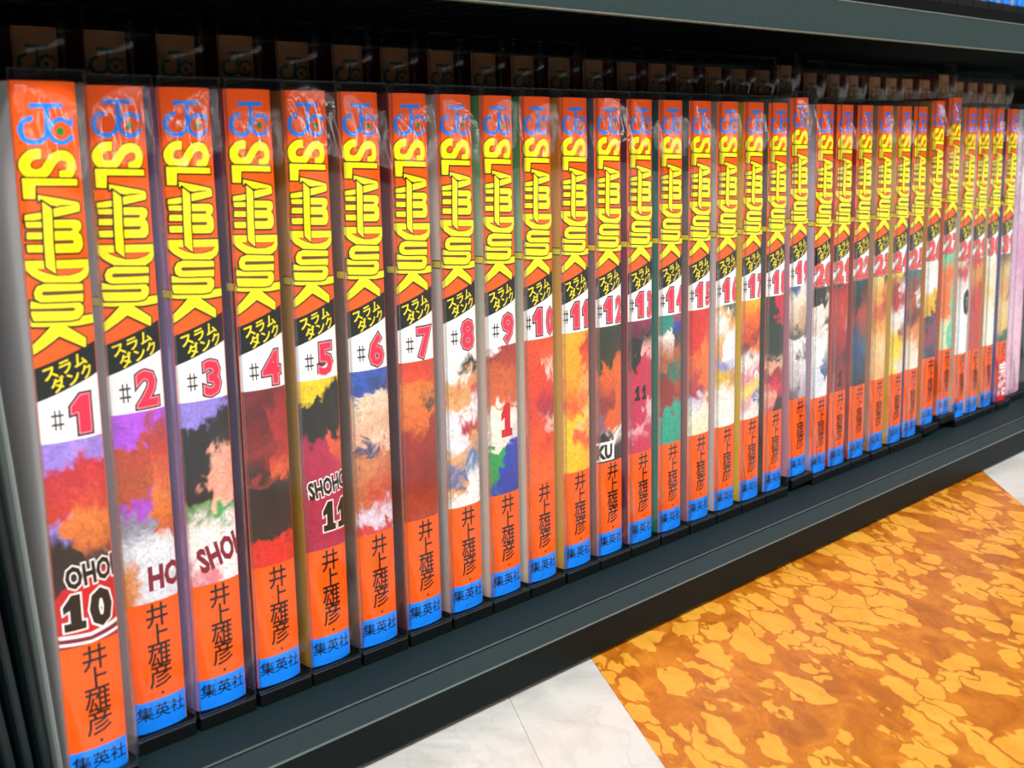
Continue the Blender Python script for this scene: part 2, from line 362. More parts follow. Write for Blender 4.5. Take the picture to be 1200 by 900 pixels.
# ------------------------------------------------------------ case meshes (origin at case's left front bottom, case width CW)
CW, CH, CDEP = 0.0208, 0.190, 0.118
def sleeve_y(u, z, s):
    r = random.Random(s); ph = [r.uniform(0, 6.28) for _ in range(8)]; a = r.uniform(0.7, 1.25)
    g = lambda c, w_: math.exp(-((z - c) / w_) ** 2)
    edge = max(0.0, min(1, u / 0.10, (1 - u) / 0.10)) ** 0.7      # pinned at the rigid side edges
    ss = lambda lo, hi, v: (lambda t: t * t * (3 - 2 * t))(max(0.0, min(1.0, (v - lo) / (hi - lo))))
    zt = 0.160 + 0.003 * math.sin(3 * u + ph[4])
    top = ss(0.134, zt, z) * (1 - ss(zt + 0.001, zt + 0.027, z)); low = (1 - ss(0.012, 0.046, z)) * ss(0.0, 0.008, z)
    y = -0.0046 * a * top - 0.0046 * a * low
    y += -0.00042 * (top + low + 0.15) * math.sin(8.0 * u + ph[0] + 12 * z)
    y += -0.00010 * (top + low) * math.sin(21 * u + 40 * z + ph[1])
    y += 0.00003 * math.sin(55 * u + ph[3] - 18 * z)
    y += -0.0004 * math.sin(3.14 * u)
    return y * edge - 0.0003
def make_sleeve(s):
    bm = bmesh.new(); NU, NZ = 26, 90; gr = []
    for j in range(NZ + 1):
        z = 0.0005 + (CH - 0.0005) * j / NZ
        gr.append([bm.verts.new((CW * i / NU, sleeve_y(i / NU, z, s), z)) for i in range(NU + 1)])
    for j in range(NZ):
        for i in range(NU): bm.faces.new((gr[j][i], gr[j][i+1], gr[j+1][i+1], gr[j+1][i])).smooth = True
    return mesh('front_sheet', bm, [SLEEVE])
SLEEVES = [make_sleeve(i * 11 + 3) for i in range(7)]
def make_shell(ch=CH, cw=CW, dep=CDEP):
    bm = bmesh.new()
    t = 0.0004
    for x in (t, cw - t): bm.faces.new([bm.verts.new(p) for p in ((x, 0.0004, 0), (x, dep, 0), (x, dep, ch), (x, 0.0004, ch))])
    return mesh('side_wall', bm, [CLEAR])
def make_rims(ch=CH, cw=CW, dep=CDEP, r=0.00028):
    bm = bmesh.new()
    for x in (0, cw - 2 * r): box(bm, x, x + 2 * r, -r, r, 0, ch)
    box(bm, 0, cw, -r, r, ch - 2 * r, ch); box(bm, 0, cw, -r, r, 0, 2 * r)
    for x in (0, cw - 2 * r): box(bm, x, x + 2 * r, 0, dep, ch - 2 * r, ch)
    return mesh('case_rim', bm, [RIM])
def make_base(cw=CW, dep=CDEP):
    bm = bmesh.new(); box(bm, 0.0002, cw - 0.0002, -0.0006, dep, -0.0045, 0)
    bmesh.ops.bevel(bm, geom=bm.edges[:], offset=0.0004, segments=1, affect='EDGES')
    return mesh('case_base', bm, [BASEM])
SHELL, RIMS, CBASE = make_shell(), make_rims(), make_base()

# ------------------------------------------------------------ the volumes
XS = [-0.0052,0.02097,0.04299,0.06515,0.0864,0.10797,0.12977,0.1513,0.17258,0.19374,0.21552,0.23669,0.25777,0.27938,0.30121,0.32261,0.34401,0.36519,0.3894,0.40978,0.42964,0.4511,0.47378,0.49582,0.5155,0.53768,0.55986,0.58204,0.602,0.62323,0.64584]
def hx(s): return tuple(int(s[i:i+2], 16) for i in (0, 2, 4))
def st(*a): return [(a[i], hx(a[i+1])) for i in range(0, len(a), 2)]
ART = {
1:(st(0,'967ad8',.09,'967ad8',.14,'b81e2a',.36,'c23028',.42,'8a7ac8',.52,'17181e',.80,'1a1820',.84,'8e1624'),st(0,'a284dc',.06,'a284dc',.12,'c4202c',.30,'c83a2c',.38,'dc7838',.52,'c86a34',.62,'1c2436',.78,'24202c',.82,'a81c2c')),
2:(st(0,'b050e4',.14,'b050e4',.18,'b8402e',.42,'b4502c',.48,'a848c8',.58,'8a8a9c',.72,'d2d4e0',.86,'d88a50',1,'d27a3c'),st(0,'b050e4',.10,'a83c40',.20,'c43c34',.36,'d05c38',.45,'dc7838',.62,'c25a30',.72,'e4e6ee',.90,'dadce6')),
3:(st(0,'8c7cd4',.10,'8c7cd4',.14,'14181c',.52,'171b20',.56,'5c8c58',.68,'e8dcd8',.84,'f2ecec',.97,'d8808c'),st(0,'8c7cd4',.08,'16191e',.22,'20242a',.30,'f0a890',.46,'ee9c84',.55,'f0b49c',.62,'2c9c58',.70,'ecdfdf',.78,'f4eef0')),
4:(st(0,'701420',.15,'5a1018',.35,'8a2020',.48,'34161a',.52,'8a2c1c',.56,'14161c',.84,'18181e',.88,'d42420'),st(0,'8a1422',.2,'a02028',.35,'a8281e',.50,'d85a2c',.56,'1c1a20',.84,'1e1c22',.88,'d82820')),
5:(st(0,'ecc414',.10,'ecc414',.14,'0f1514',.34,'121816',.40,'a81844',.96,'a01440'),st(0,'ecc414',.05,'10140f',.30,'141a18',.34,'d85838',.46,'d44c34',.52,'b01848',.96,'a81440')),
6:(st(0,'2c54b0',.14,'2448a0',.18,'e8c8ac',.42,'dca888',.48,'34406c',.54,'c87c50',.80,'b8603c',.90,'d8c8dc',.98,'c83838'),st(0,'3058b8',.10,'24407c',.16,'ecd0b8',.32,'dcae90',.45,'ecc8b0',.50,'c8764c',.75,'c04c34',.92,'d8d0e4',.98,'c83838')),
7:(st(0,'d43c20',.12,'d84424',.2,'e07830',.38,'d86828',.46,'98241a',.7,'8a1e16',.95,'9c2c14'),st(0,'cc3820',.12,'d44820',.2,'e07c34',.28,'4c3c34',.34,'d8702c',.42,'98281a',.7,'80180f',.95,'a03014')),
8:(st(0,'f0eeee',.12,'f0eeee',.2,'d89858',.36,'e0a468',.42,'ece8ee',.58,'e4e0e8',.66,'d8a064',.82,'5870a4',.88,'d89c60',.96,'f0eeee'),st(0,'f0eeee',.08,'1c2422',.16,'dca06c',.24,'c84c50',.36,'e8e4ec',.48,'b02c40',.56,'d89c64',.7,'607cac',.84,'f0eeee')),
9:(st(0,'f2ecec',.06,'8c2c20',.14,'c05428',.36,'ce6030',.42,'f0e8dc',.66,'eee4d4',.70,'149a40',.92,'10903c',.96,'1c3ca8'),st(0,'981c30',.10,'a83c24',.2,'c85c30',.40,'c8603a',.46,'f0e8e0',.64,'dcd8d8',.68,'1c3cb0',1,'143498')),
10:(st(0,'e04818',.3,'d83c18',.5,'d43c20',.7,'e05020',1,'ec5c10'),st(0,'dc4418',.15,'e85418',.22,'f0c0b0',.32,'d43024',.5,'a8243c',.6,'f0b8a8',.68,'d83c1c',.9,'ec5c10')),
11:(st(0,'f8a80c',.3,'f4a008',.5,'e05c1c',.56,'ec8418',.62,'fcc414',.98,'fabc10'),st(0,'f4a40c',.08,'cc3818',.22,'e05820',.3,'f0b060',.5,'e07428',.6,'f8d878',.78,'e45c24',.9,'fab810')),
12:(st(0,'1c2c1c',.28,'2c2c18',.34,'d85c1c',.6,'8a2c2c',.74,'88607c',.80,'141414',.86,'1a1a18'),st(0,'24301c',.22,'302814',.28,'e0641c',.74,'d85818',.80,'f0ece8',.9,'20181c',1,'1c1c1c')),
13:(st(0,'781c40',.12,'5c1a38',.16,'101418',.34,'1a161c',.38,'c02048',.76,'bc1c50',.82,'e8a8b4',.94,'c0204c'),st(0,'84204a',.1,'18161c',.24,'ecb0a8',.30,'c02448',.6,'b81c4c',.70,'f0b8c0',.86,'c02050')),
14:(st(0,'108474',.1,'168c7c',.14,'ece4dc',.38,'a85c38',.46,'1c5c50',.56,'8a2420',.72,'8c2c24',.76,'10a088',1,'0c9a84'),st(0,'a8482c',.12,'1c3cb0',.20,'2c4438',.3,'b45c34',.44,'187060',.54,'a84428',.66,'98302c',.74,'0ca48c',1,'0c9a84')),
15:(st(0,'cc1c20',.32,'d02420',.36,'e06024',.66,'a83040',.74,'c8c4dc',.86,'f0ecd8',1,'e8e0c0'),st(0,'d42420',.22,'dc3c24',.28,'ec7834',.68,'e46c2c',.76,'f0ecdc',.92,'f0e8c8')),
16:(st(0,'f0f0ec',.06,'e4a85c',.14,'f0eee8',.34,'e0a050',.48,'8890c8',.6,'d8b030',.76,'e8e4dc',.96,'f4f0ee'),st(0,'185c58',.14,'e8a864',.22,'f2f0f4',.42,'eceaf4',.5,'b8c4e0',.62,'c8902c',.78,'f0eeee')),
17:(st(0,'f4a010',.16,'f0740c',.3,'c84418',.4,'7c2c1c',.54,'f0e8e4',.66,'e08c9c',.76,'ecd860',.86,'d89ca8',.95,'f0e8e0'),st(0,'f8b414',.2,'ec5814',.3,'8a2c18',.4,'e0702c',.5,'f2e6e4',.6,'d85888',.68,'f0e4dc',.78,'e8c870',.84,'5c70b0',.9,'ece0dc')),
18:(st(0,'1a2422',.3,'182a24',.5,'1c2a24',.62,'e4a48c',.68,'881c34',.78,'d03048',.88,'e8a890',1,'c83850'),st(0,'c81c3c',.18,'c42040',.22,'1a2c24',.52,'1c2a26',.58,'dcb098',.68,'981c30',.8,'cc2c44',.92,'242c28')),
19:(st(0,'2c5c8c',.12,'e4dcd0',.28,'d8c4ac',.44,'585050',.50,'e8e4e4',.8,'c8c0c4',.96,'706470'),st(0,'e8e0e4',.12,'ecdcc4',.3,'c8a888',.42,'484044',.48,'f0ecec',.66,'706868',.72,'e4e0e4',.95,'b0a4b4')),
20:(st(0,'141818',.16,'1c1c1c',.2,'ece4dc',.4,'dcd0c8',.5,'f0f0f4',.86,'d4d8e4'),st(0,'181a1c',.2,'e8dccc',.34,'383434',.42,'f0eef0',.8,'2c5c8c',.86,'ecebf0')),
21:(st(0,'1c1c20',.1,'b02020',.3,'b42c24',.5,'a01c24',.72,'701820',.9,'80141c'),st(0,'c03024',.2,'c43c28',.35,'c07060',.45,'ac2028',.7,'4c1818',.8,'8c1820')),
22:(st(0,'143c40',.2,'101c20',.4,'8a2c20',.5,'1c4c74',.7,'14406c',.95,'1c2c44'),st(0,'181c20',.22,'6c2820',.36,'b0402c',.55,'704038',.65,'245884',.9,'2c1c28')),
23:(st(0,'dcc878',.2,'e0a048',.35,'c85c30',.5,'e09844',.65,'ecc084',.95,'e8b070'),st(0,'304830',.1,'d88838',.3,'b83c2c',.45,'e8a04c',.7,'f0cc98',1,'e8b478')),
24:(st(0,'e8c030',.12,'a03028',.3,'b02c34',.46,'ece4e0',.66,'e8c418',.9,'f0d840'),st(0,'202820',.14,'ece0dc',.26,'b02c38',.42,'f0eaea',.6,'9c4028',.7,'e4bc20',1,'e0d8c8')),
25:(st(0,'14706c',.2,'803020',.3,'b04c24',.5,'5c2418',.6,'dc7c38',.8,'ecdcc4'),st(0,'147c74',.15,'8c3c24',.3,'f0e8e0',.42,'241c18',.48,'c05c2c',.7,'e8a468',.9,'f0e8dc')),
26:(st(0,'f2f0ec',.28,'f0ece8',.34,'ecb410',.54,'e4a410',.6,'2c3450',.8,'903048',.95,'2c3c5c'),st(0,'ece8e4',.26,'f0ece8',.32,'e8ac14',.5,'302430',.6,'8c2444',.78,'384870',1,'2c3450')),
27:(st(0,'5cc8a0',.2,'ec6818',.6,'f0701c',.66,'ecb890',.74,'d8dcb0',1,'d8d8a8'),st(0,'54c49c',.12,'f07018',.6,'54c8a0',.7,'58cca4',1,'58c8a0')),
28:(st(0,'dcc8a8',.12,'c83040',.26,'e8d8d0',.5,'f0eef0',.8,'f2f0f2'),st(0,'c8304c',.2,'e4c8b8',.32,'e8e8ec',.46,'1c3458',.62,'f0eef0',.7,'f0eef2')),
29:(st(0,'c82030',.15,'d88c38',.36,'d05828',.44,'c42c2c',1,'c42c20'),st(0,'c8242c',.12,'e0a040',.36,'b83420',.44,'c8302c',1,'c43024')),
30:(st(0,'f0ece4',.2,'ecdcc0',.4,'e8d090',.6,'f0ebdc',1,'f0ecdc'),st(0,'c8242c',.06,'ecd8b8',.3,'f0e4c8',.5,'ecdcb8',.8,'f2eee4')),
31:(st(0,'6c5c48',.2,'ccac70',.4,'d8a060',.6,'e4c88c',.8,'e8c070',.94,'2c5848'),st(0,'7c6c50',.2,'e0c090',.5,'b85c48',.55,'e8cc98',.85,'e0b868',.95,'2c5c50')),
}
SIDE = {1:'cfcacc',2:('a8a4b0','b0a4b8'),3:('8a78b8','9a8cd0'),4:('7c2c30','38242c'),5:('c87c20','d09c20'),6:('6c4458','34486c'),7:('902c2c','703034'),8:('dcd4d0','e0d8d4'),9:('3c9c58','d8c8c0'),10:('2c9440','d8d4c8'),11:('e48818','dca840'),12:('3c6c94','8c7078'),13:('703048','7c3c54'),14:('386c70','188878'),15:('3c5850','a07078'),16:('c8bcbc','dcd8d8'),17:('d4b018','e0c010'),18:('5c6c70','303c3c'),19:('c8c4c8','d48ca8'),20:('c8b8c8','b0a8c0'),21:('b04438','b83c30'),22:('8c302c','a04040'),23:('b8ac84','b88c6c'),24:('c8bc80','d8b820'),25:('287058','3058a0'),26:('c89438','d88818'),27:('c04c20','c86038'),28:('c8c0a8','d4c8b4'),29:('d4c8c8','d8c8cc'),30:('d8d4c8','c89c50'),31:('4c4c48','2c50a8')}
WHAT = {1:'violet, red and black',2:'purple and tan',3:'lavender, black and white',4:'dark red and black',5:'yellow, black and crimson',6:'blue and tan',7:'deep red',8:'mostly white',9:'white, green and blue',10:'plain orange red',11:'bright yellow',12:'dark green and orange',13:'maroon and crimson',14:'teal and brown',15:'red and orange',16:'white and gold',17:'amber, red and white',18:'black and red',19:'pale grey',20:'black and white',21:'brick red',22:'dark teal',23:'beige and orange',24:'yellow and white',25:'teal and rust',26:'white, yellow and navy',27:'orange and mint',28:'white with a navy ring',29:'solid red',30:'cream',31:'straw yellow'}
def sidemat(n):
    s = SIDE[n]; s = (s, s) if isinstance(s, str) else s
    return side_material('cover_side', [(0.0, hx(s[0])), (0.55, hx(s[1]))])
def part(name, me, root, wdt, dz=0.0, mats=None):
    o = link(name, me, root); o.scale = (wdt, 1, 1); o.location = (0, 0, dz)
    if mats:
        for i, m in mats.items(): o.material_slots[i].link = 'OBJECT'; o.material_slots[i].material = m
    return o
def extra_print(n, root, wdt, dz):
    p = Print(); used = True; mats = [INK, WHITE, CRIMSON, MAROON, STICK]
    if n == 1:
        p.poly([(0.12, 56.8), (1, 61.5), (1, 41), (0, 41), (0, 54)], 2, 1)
        p.text('OHOK', 0.66, 60.2, 6.0, 1, 2, sx=0.66, off=0.10, rot=0.06); p.text('OHOK', 0.66, 60.2, 6.0, 0, 3, sx=0.66, off=0.045, rot=0.06)
        p.one(0.27, 50, 9.4, 6.2, 1, 2, 0.75); p.one(0.27, 50, 9.4, 6.2, 0, 3, 0.3); p.text('0', 0.71, 50.0, 9.6, 1, 2, sx=0.92, off=0.10); p.text('0', 0.71, 50.0, 9.6, 0, 3, sx=0.92, off=0.06)
        p.poly([(0, 44.2), (0.5, 43.4), (1, 45.0), (1, 43.9), (0.5, 42.4), (0, 43.2)], 1, 2)
        p.poly([(0, 43.2), (0.5, 42.4), (1, 43.9), (1, 42.4), (0.5, 41.2), (0, 42.0)], 3, 2)
        p.poly([(0, 42.0), (0.5, 41.2), (1, 42.4), (1, 41.6), (0.5, 40.4), (0, 41.2)], 1, 2)
    elif n == 2:
        p.text('HO', 0.74, 47.5, 7.0, 3, 2, sx=0.75, off=0.05)
    elif n == 3:
        p.text('SHOH', 0.66, 50.0, 7.4, 3, 2, sx=0.62, off=0.05, rot=0.25)
    elif n == 5:
        p.text('SHOHO', 0.60, 61.5, 5.6, 1, 2, sx=0.60, off=0.10, rot=0.12); p.text('SHOHO', 0.60, 61.5, 5.6, 0, 3, sx=0.60, off=0.045, rot=0.12)
        
        for uu in (0.56, 0.94): p.one(uu, 51, 9.4, 5.8, 1, 2, 0.65); p.one(uu, 51, 9.4, 5.8, 0, 3, 0.25)
    elif n == 9:
        p.one(0.55, 68.5, 12.0, 6.5, 2, 2, 0.4)
    elif n == 12:
        p.rect(0, 0.58, 41, 49, 1, 2); p.text('KU', 0.24, 45.0, 5.6, 0, 3, sx=0.85, off=0.06)
    elif n == 13:
        p.one(0.30, 66, 6, 3.6, 0, 2, 0.15); p.one(0.56, 66, 6, 3.6, 0, 2, 0.15)
    elif n == 21:
        p.one(0.45, 47, 8, 4.4, 0, 2, 0.2)
    elif n == 28:
        p.text('0', 0.66, 72.0, 14.0, 0, 2, sx=0.9, off=0.07)
    else: p.bm.free(); return
    part('art_lettering', p.done('art_lettering', mats), root, wdt, dz)

for n in range(1, 32):
    x = XS[n-1]; y = -0.011 if n == 1 else 0.0
    z = {19: 0.0026, 26: 0.0034, 27: 0.0056}.get(n, 0.0)
    tilt = math.radians(-1.6) if n == 19 else 0
    wdt = {1: 0.0178, 2: 0.0179, 3: 0.0175}.get(n, 0.0168)
    tone = WHAT[n]
    t = empty('comic_volume', (x + 0.0014, y, z), f'front row comic numbered {n}, orange spine with {tone} art', 'book', 'comic volumes in the front row')
    t.rotation_euler.y = tilt; dz = -0.0018 if n == 1 else 0
    sm = sidemat(n)
    part('cover', COVER, t, wdt, 0, {1: sm})
    part('pages', PAGES, t, wdt)
    part('emblem', EMBLEM, t, wdt, dz)['label'] = 'blue emblem with a green dot'
    part('title_lettering', TITLE, t, wdt, dz)['label'] = 'yellow title lettering with black outline'
    if n > 1: part('title_wrap', WRAP, t, wdt, dz)
    part('volume_number', make_number(n), t, wdt, dz)['label'] = f'number {n} in red on a white field'
    part('subtitle_band', BANDM, t, wdt, dz)['label'] = 'slanted black band with yellow characters'
    L, R_ = ART[n]
    am = art_material('painted_cover_art', L, R_, 0.0403, 0.0968, n)
    part('cover_art_panel', ARTP, t, wdt, dz, {0: am})['label'] = f'{tone} painted cover art panel'
    extra_print(n, t, wdt, dz)
    part('author_lettering', AUTHOR, t, wdt, dz)['label'] = 'black vertical author lettering'
    part('publisher_label', PUBL, t, wdt, dz)['label'] = 'blue label with black characters'
    if n == 31:
        p = Print(); p.rect(0.03, 0.98, 1.0, 28.0, 0, 20); p.text('完', 0.52, 21.0, 8.4, 1, 22, sx=1.1, off=0.03); p.text('結', 0.52, 9.5, 8.4, 1, 22, sx=1.1, off=0.03)
        part('sticker', p.done('sticker', [STICK, WHITE]), t, wdt)['label'] = 'red sticker with two white characters'
    cwid = max(CW, wdt + 0.0026)
    c = empty('plastic_case', (x, y, z), f'clear case around front comic number {n} with {tone} art', 'plastic case', 'clear cases in the front row')
    c.rotation_euler.y = tilt
    for nm, me in (('front_sheet', SLEEVES[n % 7]), ('side_wall', SHELL), ('case_rim', RIMS), ('case_base', CBASE)):
        o = link(nm, me, c); 
        if cwid != CW: o.scale = (cwid / CW, 1, 1)
        if nm == 'case_base' and False: pass

# rear row on the raised step: only their tops show above the front row
BX = [(3,72),(97,152),(185,233),(258,301),(325,366),(390,429),(450,483),(505,536),(557,585),(602,630),(646,672),(686,711),(727,750),(765,785),(797,817),(832,850),(862,879),(890,907),(916,932),(945,962),(977,989),(999,1011),(1026,1037),(1044,1056),(1064,1075),(1084,1095),(1104,1117),(1122,1135),(1141,1151),(1159,1169),(1175,1184)]
RY = 0.135
def ray(px, py): return Fv + Rv * ((px - 600) / 1479.58) + Uv * ((450 - py) / 1479.58)
RS, RW = 0.0287, 0.0178
RSHELL, RRIMS, RBASE = make_shell(0.195, 0.0205, 0.114), make_rims(0.195, 0.0205, 0.114, 0.00028), make_base(0.0205, 0.114)
def make_rear_sheet():
    bm = bmesh.new(); NU, NZ = 16, 60; gr = []
    for j in range(NZ + 1):
        zz = 0.195 * j / NZ
        gr.append([bm.verts.new((0.0205 * i / NU, sleeve_y(i / NU, zz - 0.022, 5) , zz)) for i in range(NU + 1)])
    for j in range(NZ):
        for i in range(NU): bm.faces.new((gr[j][i], gr[j][i+1], gr[j+1][i+1], gr[j+1][i])).smooth = True
    return mesh('front_sheet', bm, [SLEEVE])
RSHEET = make_rear_sheet()
for i, (a, b) in enumerate(BX):
    d = ray(b, 62); tt = (RY - CAM.y) / d.y; xr = CAM.x + tt * d.x
    dz = {18: 0.004, 26: 0.005, 3: 0.0012}.get(i, 0.0)
    x0 = xr - RW; n = i + 1
    where = f'behind front comic {n} of {WHAT[n]} art'
    t = empty('comic_volume', (x0, RY, RS + dz), f'brown rear comic, top showing {where}', 'book', 'comic volumes in the rear row')
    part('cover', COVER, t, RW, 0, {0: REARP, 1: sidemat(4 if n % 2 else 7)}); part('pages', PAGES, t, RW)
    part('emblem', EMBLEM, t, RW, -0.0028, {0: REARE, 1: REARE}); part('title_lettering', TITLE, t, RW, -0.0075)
    c = empty('plastic_case', (x0 - 0.0014, RY, RS + dz), f'shaded clear case {where}', 'plastic case', 'clear cases in the rear row')
    for nm, me in (('front_sheet', RSHEET), ('side_wall', RSHELL), ('case_rim', RRIMS), ('case_base', RBASE)): link(nm, me, c)

# ------------------------------------------------------------ neighbours of the row
t = empty('comic_volume', (0.6690, 0.004, 0), 'pale pink comic standing right after the orange row, at the photo\'s right edge', 'book')
pm = art_material('pink_cover_art', st(0,'c0c0c4',.25,'c8a8c0',.5,'dca8cc',.75,'ecbcd4',1,'e0a8c4'), st(0,'8c8c94',.2,'e8d8e0',.5,'d898c0',.8,'f0c4d8',1,'e4b0cc'), 0.0, 0.187, 40)
part('cover', COVER, t, 0.030, 0, {0: pm, 1: side_material('pink_side', st(0,'b8a8b4',.6,'d8a0c0'))}); part('pages', PAGES, t, 0.030)
c = empty('plastic_case', (0.6676, 0.004, 0), 'clear plastic case around the pale pink comic at the right edge', 'plastic case')
for nm, me in (('front_sheet', SLEEVES[2]), ('side_wall', SHELL), ('case_rim', RIMS), ('case_base', CBASE)): link(nm, me, c).scale = (0.0326 / CW, 1, 1)

def plate(name, x, tilt, th, m, label, y0=-0.006, h=0.188, cat='divider'):
    bm = bmesh.new(); box(bm, -th, 0, 0, 0.118, 0, h); bmesh.ops.bevel(bm, geom=bm.edges[:], offset=0.0004, segments=2, affect='EDGES')
    o = link(name, mesh(name, bm, [m])); o.location = (x, y0, -0.0045); o.rotation_euler.y = -math.radians(tilt)
    o['label'] = label; o['category'] = cat
    return o
GREYP = mat('cloudy_grey_plastic', (104, 112, 110), 0.3, 0.6)
plate('case_lid', -0.0052, 4.0, 0.0013, GREYP, 'pale cloudy plastic sheet leaning beside the comic numbered 1', -0.010, cat='plastic sheet')
for k, (tl, th) in enumerate(((5.2, 0.0022), (6.4, 0.0022), (7.6, 0.0026), (8.8, 0.0030))):
    plate('shelf_divider', -0.0072 - 0.0036 * k, tl, th, SMOKE, 'dark smoky divider plate leaning at the left edge, ' + ('nearest the pale sheet', 'second from the pale sheet', 'third from the pale sheet', 'farthest from the pale sheet')[k], -0.008 + 0.002 * k)['group'] = 'divider plates at the left end'

# ------------------------------------------------------------ shelving
X0, X1 = -0.0745, 1.9
t = empty('display_shelf', (0, 0, -0.0176), 'black metal display shelf carrying the two rows of cased comics', 'shelf')
def sp(name, lst, m, bevel=0.0, root=None):
    o = boxes(name, lst, m, root or t, bevel); o.location = (0, 0, 0.0176); return o
sp('shelf_deck', [(X0, X1, -0.0198, 0.27, -0.0095, -0.0045)], SHELF, 0.0003)
sp('front_lip', [(X0, X1, -0.0338, -0.0208, -0.0100, -0.0048)], LIPM, 0.0004)
sp('lip_face', [(X0, X1, -0.0341, -0.0330, -0.0176, -0.0054)], LIPF, 0.0003)
sp('lip_seam_highlight', [(X0, X1, -0.02075, -0.02040, -0.0070, -0.0043)], EDGE2)  # thin pale strip painting the highlight along the ridge
sp('seam_shadow', [(X0, X1, -0.02140, -0.02075, -0.0070, -0.0047)], DARK)  # dark strip painting the shadow line in front of the ridge
sp('lip_edge_highlight', [(X0, X1, -0.03415, -0.03375, -0.00535, -0.0049)], EDGE2)
sp('kick_plate', [(X0, X1, -0.027, 0.27, -0.0200, -0.0100)], DARK)
o = boxes('step_riser', [(X0, X1, 0.125, 0.262, -0.0045, RS - 0.0045)], SHELF, None, 0.0004); o['label'] = 'black step behind the front row that lifts the rear row'; o['category'] = 'step'
o = boxes('shelf_back_panel', [(X0, X1, 0.262, 0.27, -0.0045, 0.60)], DARK); o['label'] = 'black back panel closing the bookshelf behind the rear row'; o['category'] = 'panel'
o = boxes('shelf_end_panel', [(-0.095, -0.075, -0.02, 0.262, -0.0045, 0.60)], SHELF, None, 0.0005); o['label'] = 'black upright end panel left of the smoky divider plates'; o['category'] = 'panel'
# upper shelf: a folded metal tray with a hanging front lip, perforated underside
u = empty('upper_shelf', (0, 0, 0), 'black metal shelf board above the comics with a grey-green front lip', 'shelf')
slope = math.atan((0.2154 - 0.2129) / 0.4435)
u.location = (0.129, 0, 0.2129); u.rotation_euler.y = -slope
def up_(name, lst, m, bevel=0.0): return boxes(name, lst, m, u, bevel)
UX0, UX1 = X0 - 0.129, X1 - 0.129
up_('front_lip', [(UX0, UX1, -0.0340, -0.0325, 0.0003, 0.0150)], LIPU, 0.0003)
up_('lip_lower_edge', [(UX0, UX1, -0.0342, -0.0310, 0.0, 0.0005)], EDGE)
up_('lip_upper_edge', [(UX0, UX1, -0.0342, -0.0280, 0.0148, 0.0154)], EDGE)
up_('shelf_deck', [(UX0, UX1, -0.0325, 0.25, 0.0142, 0.0150)], SHELF)
up_('riser', [(UX0, UX1, -0.004, 0.24, 0.0150, 0.0278)], DARK, 0.0003)
up_('underside_rib', [(0.02 + k * 0.0145, 0.02 + k * 0.0145 + 0.007, 0.02, 0.22, 0.0132, 0.0142) for k in range(-14, 60)], SHELF)['kind'] = 'stuff'
# the next row up: only the feet of its cases and spines show
for k in range(12):
    x = 0.472 + k * 0.0218; z = 0.2129 + 0.0278 + 0.0045 + (x - 0.129) * math.tan(slope) + 0.0002
    lab = 'blue footed' if k % 3 else 'white footed'
    t2 = empty('comic_volume', (x + 0.0014, 0, z), f'upper shelf comic, the {("first","second","third","fourth","fifth","sixth","seventh","eighth","ninth","tenth","eleventh","twelfth")[k]} from the left, only its foot in view', 'book', 'comics on the upper shelf')
    part('cover', COVER, t2, W0, 0, {0: WHITE if k < 5 else BLUE, 1: side_material('upper_side', st(0, 'c8c8d0', .6, 'd8d8e0'))}); part('pages', PAGES, t2, W0)
    c = empty('plastic_case', (x, 0, z), f'clear case on the upper shelf, the {("first","second","third","fourth","fifth","sixth","seventh","eighth","ninth","tenth","eleventh","twelfth")[k]} from the left', 'plastic case', 'clear cases on the upper shelf')
    for nm, me in (('front_sheet', SLEEVES[k % 7]), ('side_wall', SHELL), ('case_rim', RIMS), ('case_base', CBASE)): link(nm, me, c)

# ------------------------------------------------------------ floor: marble tiles
FZ = -0.020
def marble_white(seed):
    m = bpy.data.materials.new('white_marble'); m.use_nodes = True; nt = m.node_tree; b = nt.nodes['Principled BSDF']
    t = nt.nodes.new('ShaderNodeTexCoord'); n = noise(nt, 14 + seed, 6, t.outputs['Object'], 0.6, 1.5)
    r = ramp(nt, [(0.30, (172, 170, 166)), (0.48, (192, 191, 187)), (0.55, (202, 201, 198))]); nt.links.new(n.outputs['Fac'], r.inputs[0])
    v = nt.nodes.new('ShaderNodeTexVoronoi'); v.feature = 'DISTANCE_TO_EDGE'; v.inputs['Scale'].default_value = 22
    n2 = noise(nt, 30, 4, t.outputs['Object']); mx = nt.nodes.new('ShaderNodeMix'); mx.data_type = 'VECTOR'; mx.inputs['Factor'].default_value = 0.06
    nt.links.new(t.outputs['Object'], mx.inputs['A']); nt.links.new(n2.outputs['Color'], mx.inputs['B']); nt.links.new(mx.outputs['Result'], v.inputs['Vector'])
    mr = nt.nodes.new('ShaderNodeMapRange'); mr.inputs['From Max'].default_value = 0.02; mr.inputs['To Min'].default_value = 0.90; nt.links.new(v.outputs['Distance'], mr.inputs['Value'])
    s = nt.nodes.new('ShaderNodeVectorMath'); s.operation = 'SCALE'; nt.links.new(r.outputs[0], s.inputs[0]); nt.links.new(mr.outputs[0], s.inputs['Scale'])
    nt.links.new(s.outputs[0], b.inputs['Base Color']); b.inputs['Roughness'].default_value = 0.32
    return m
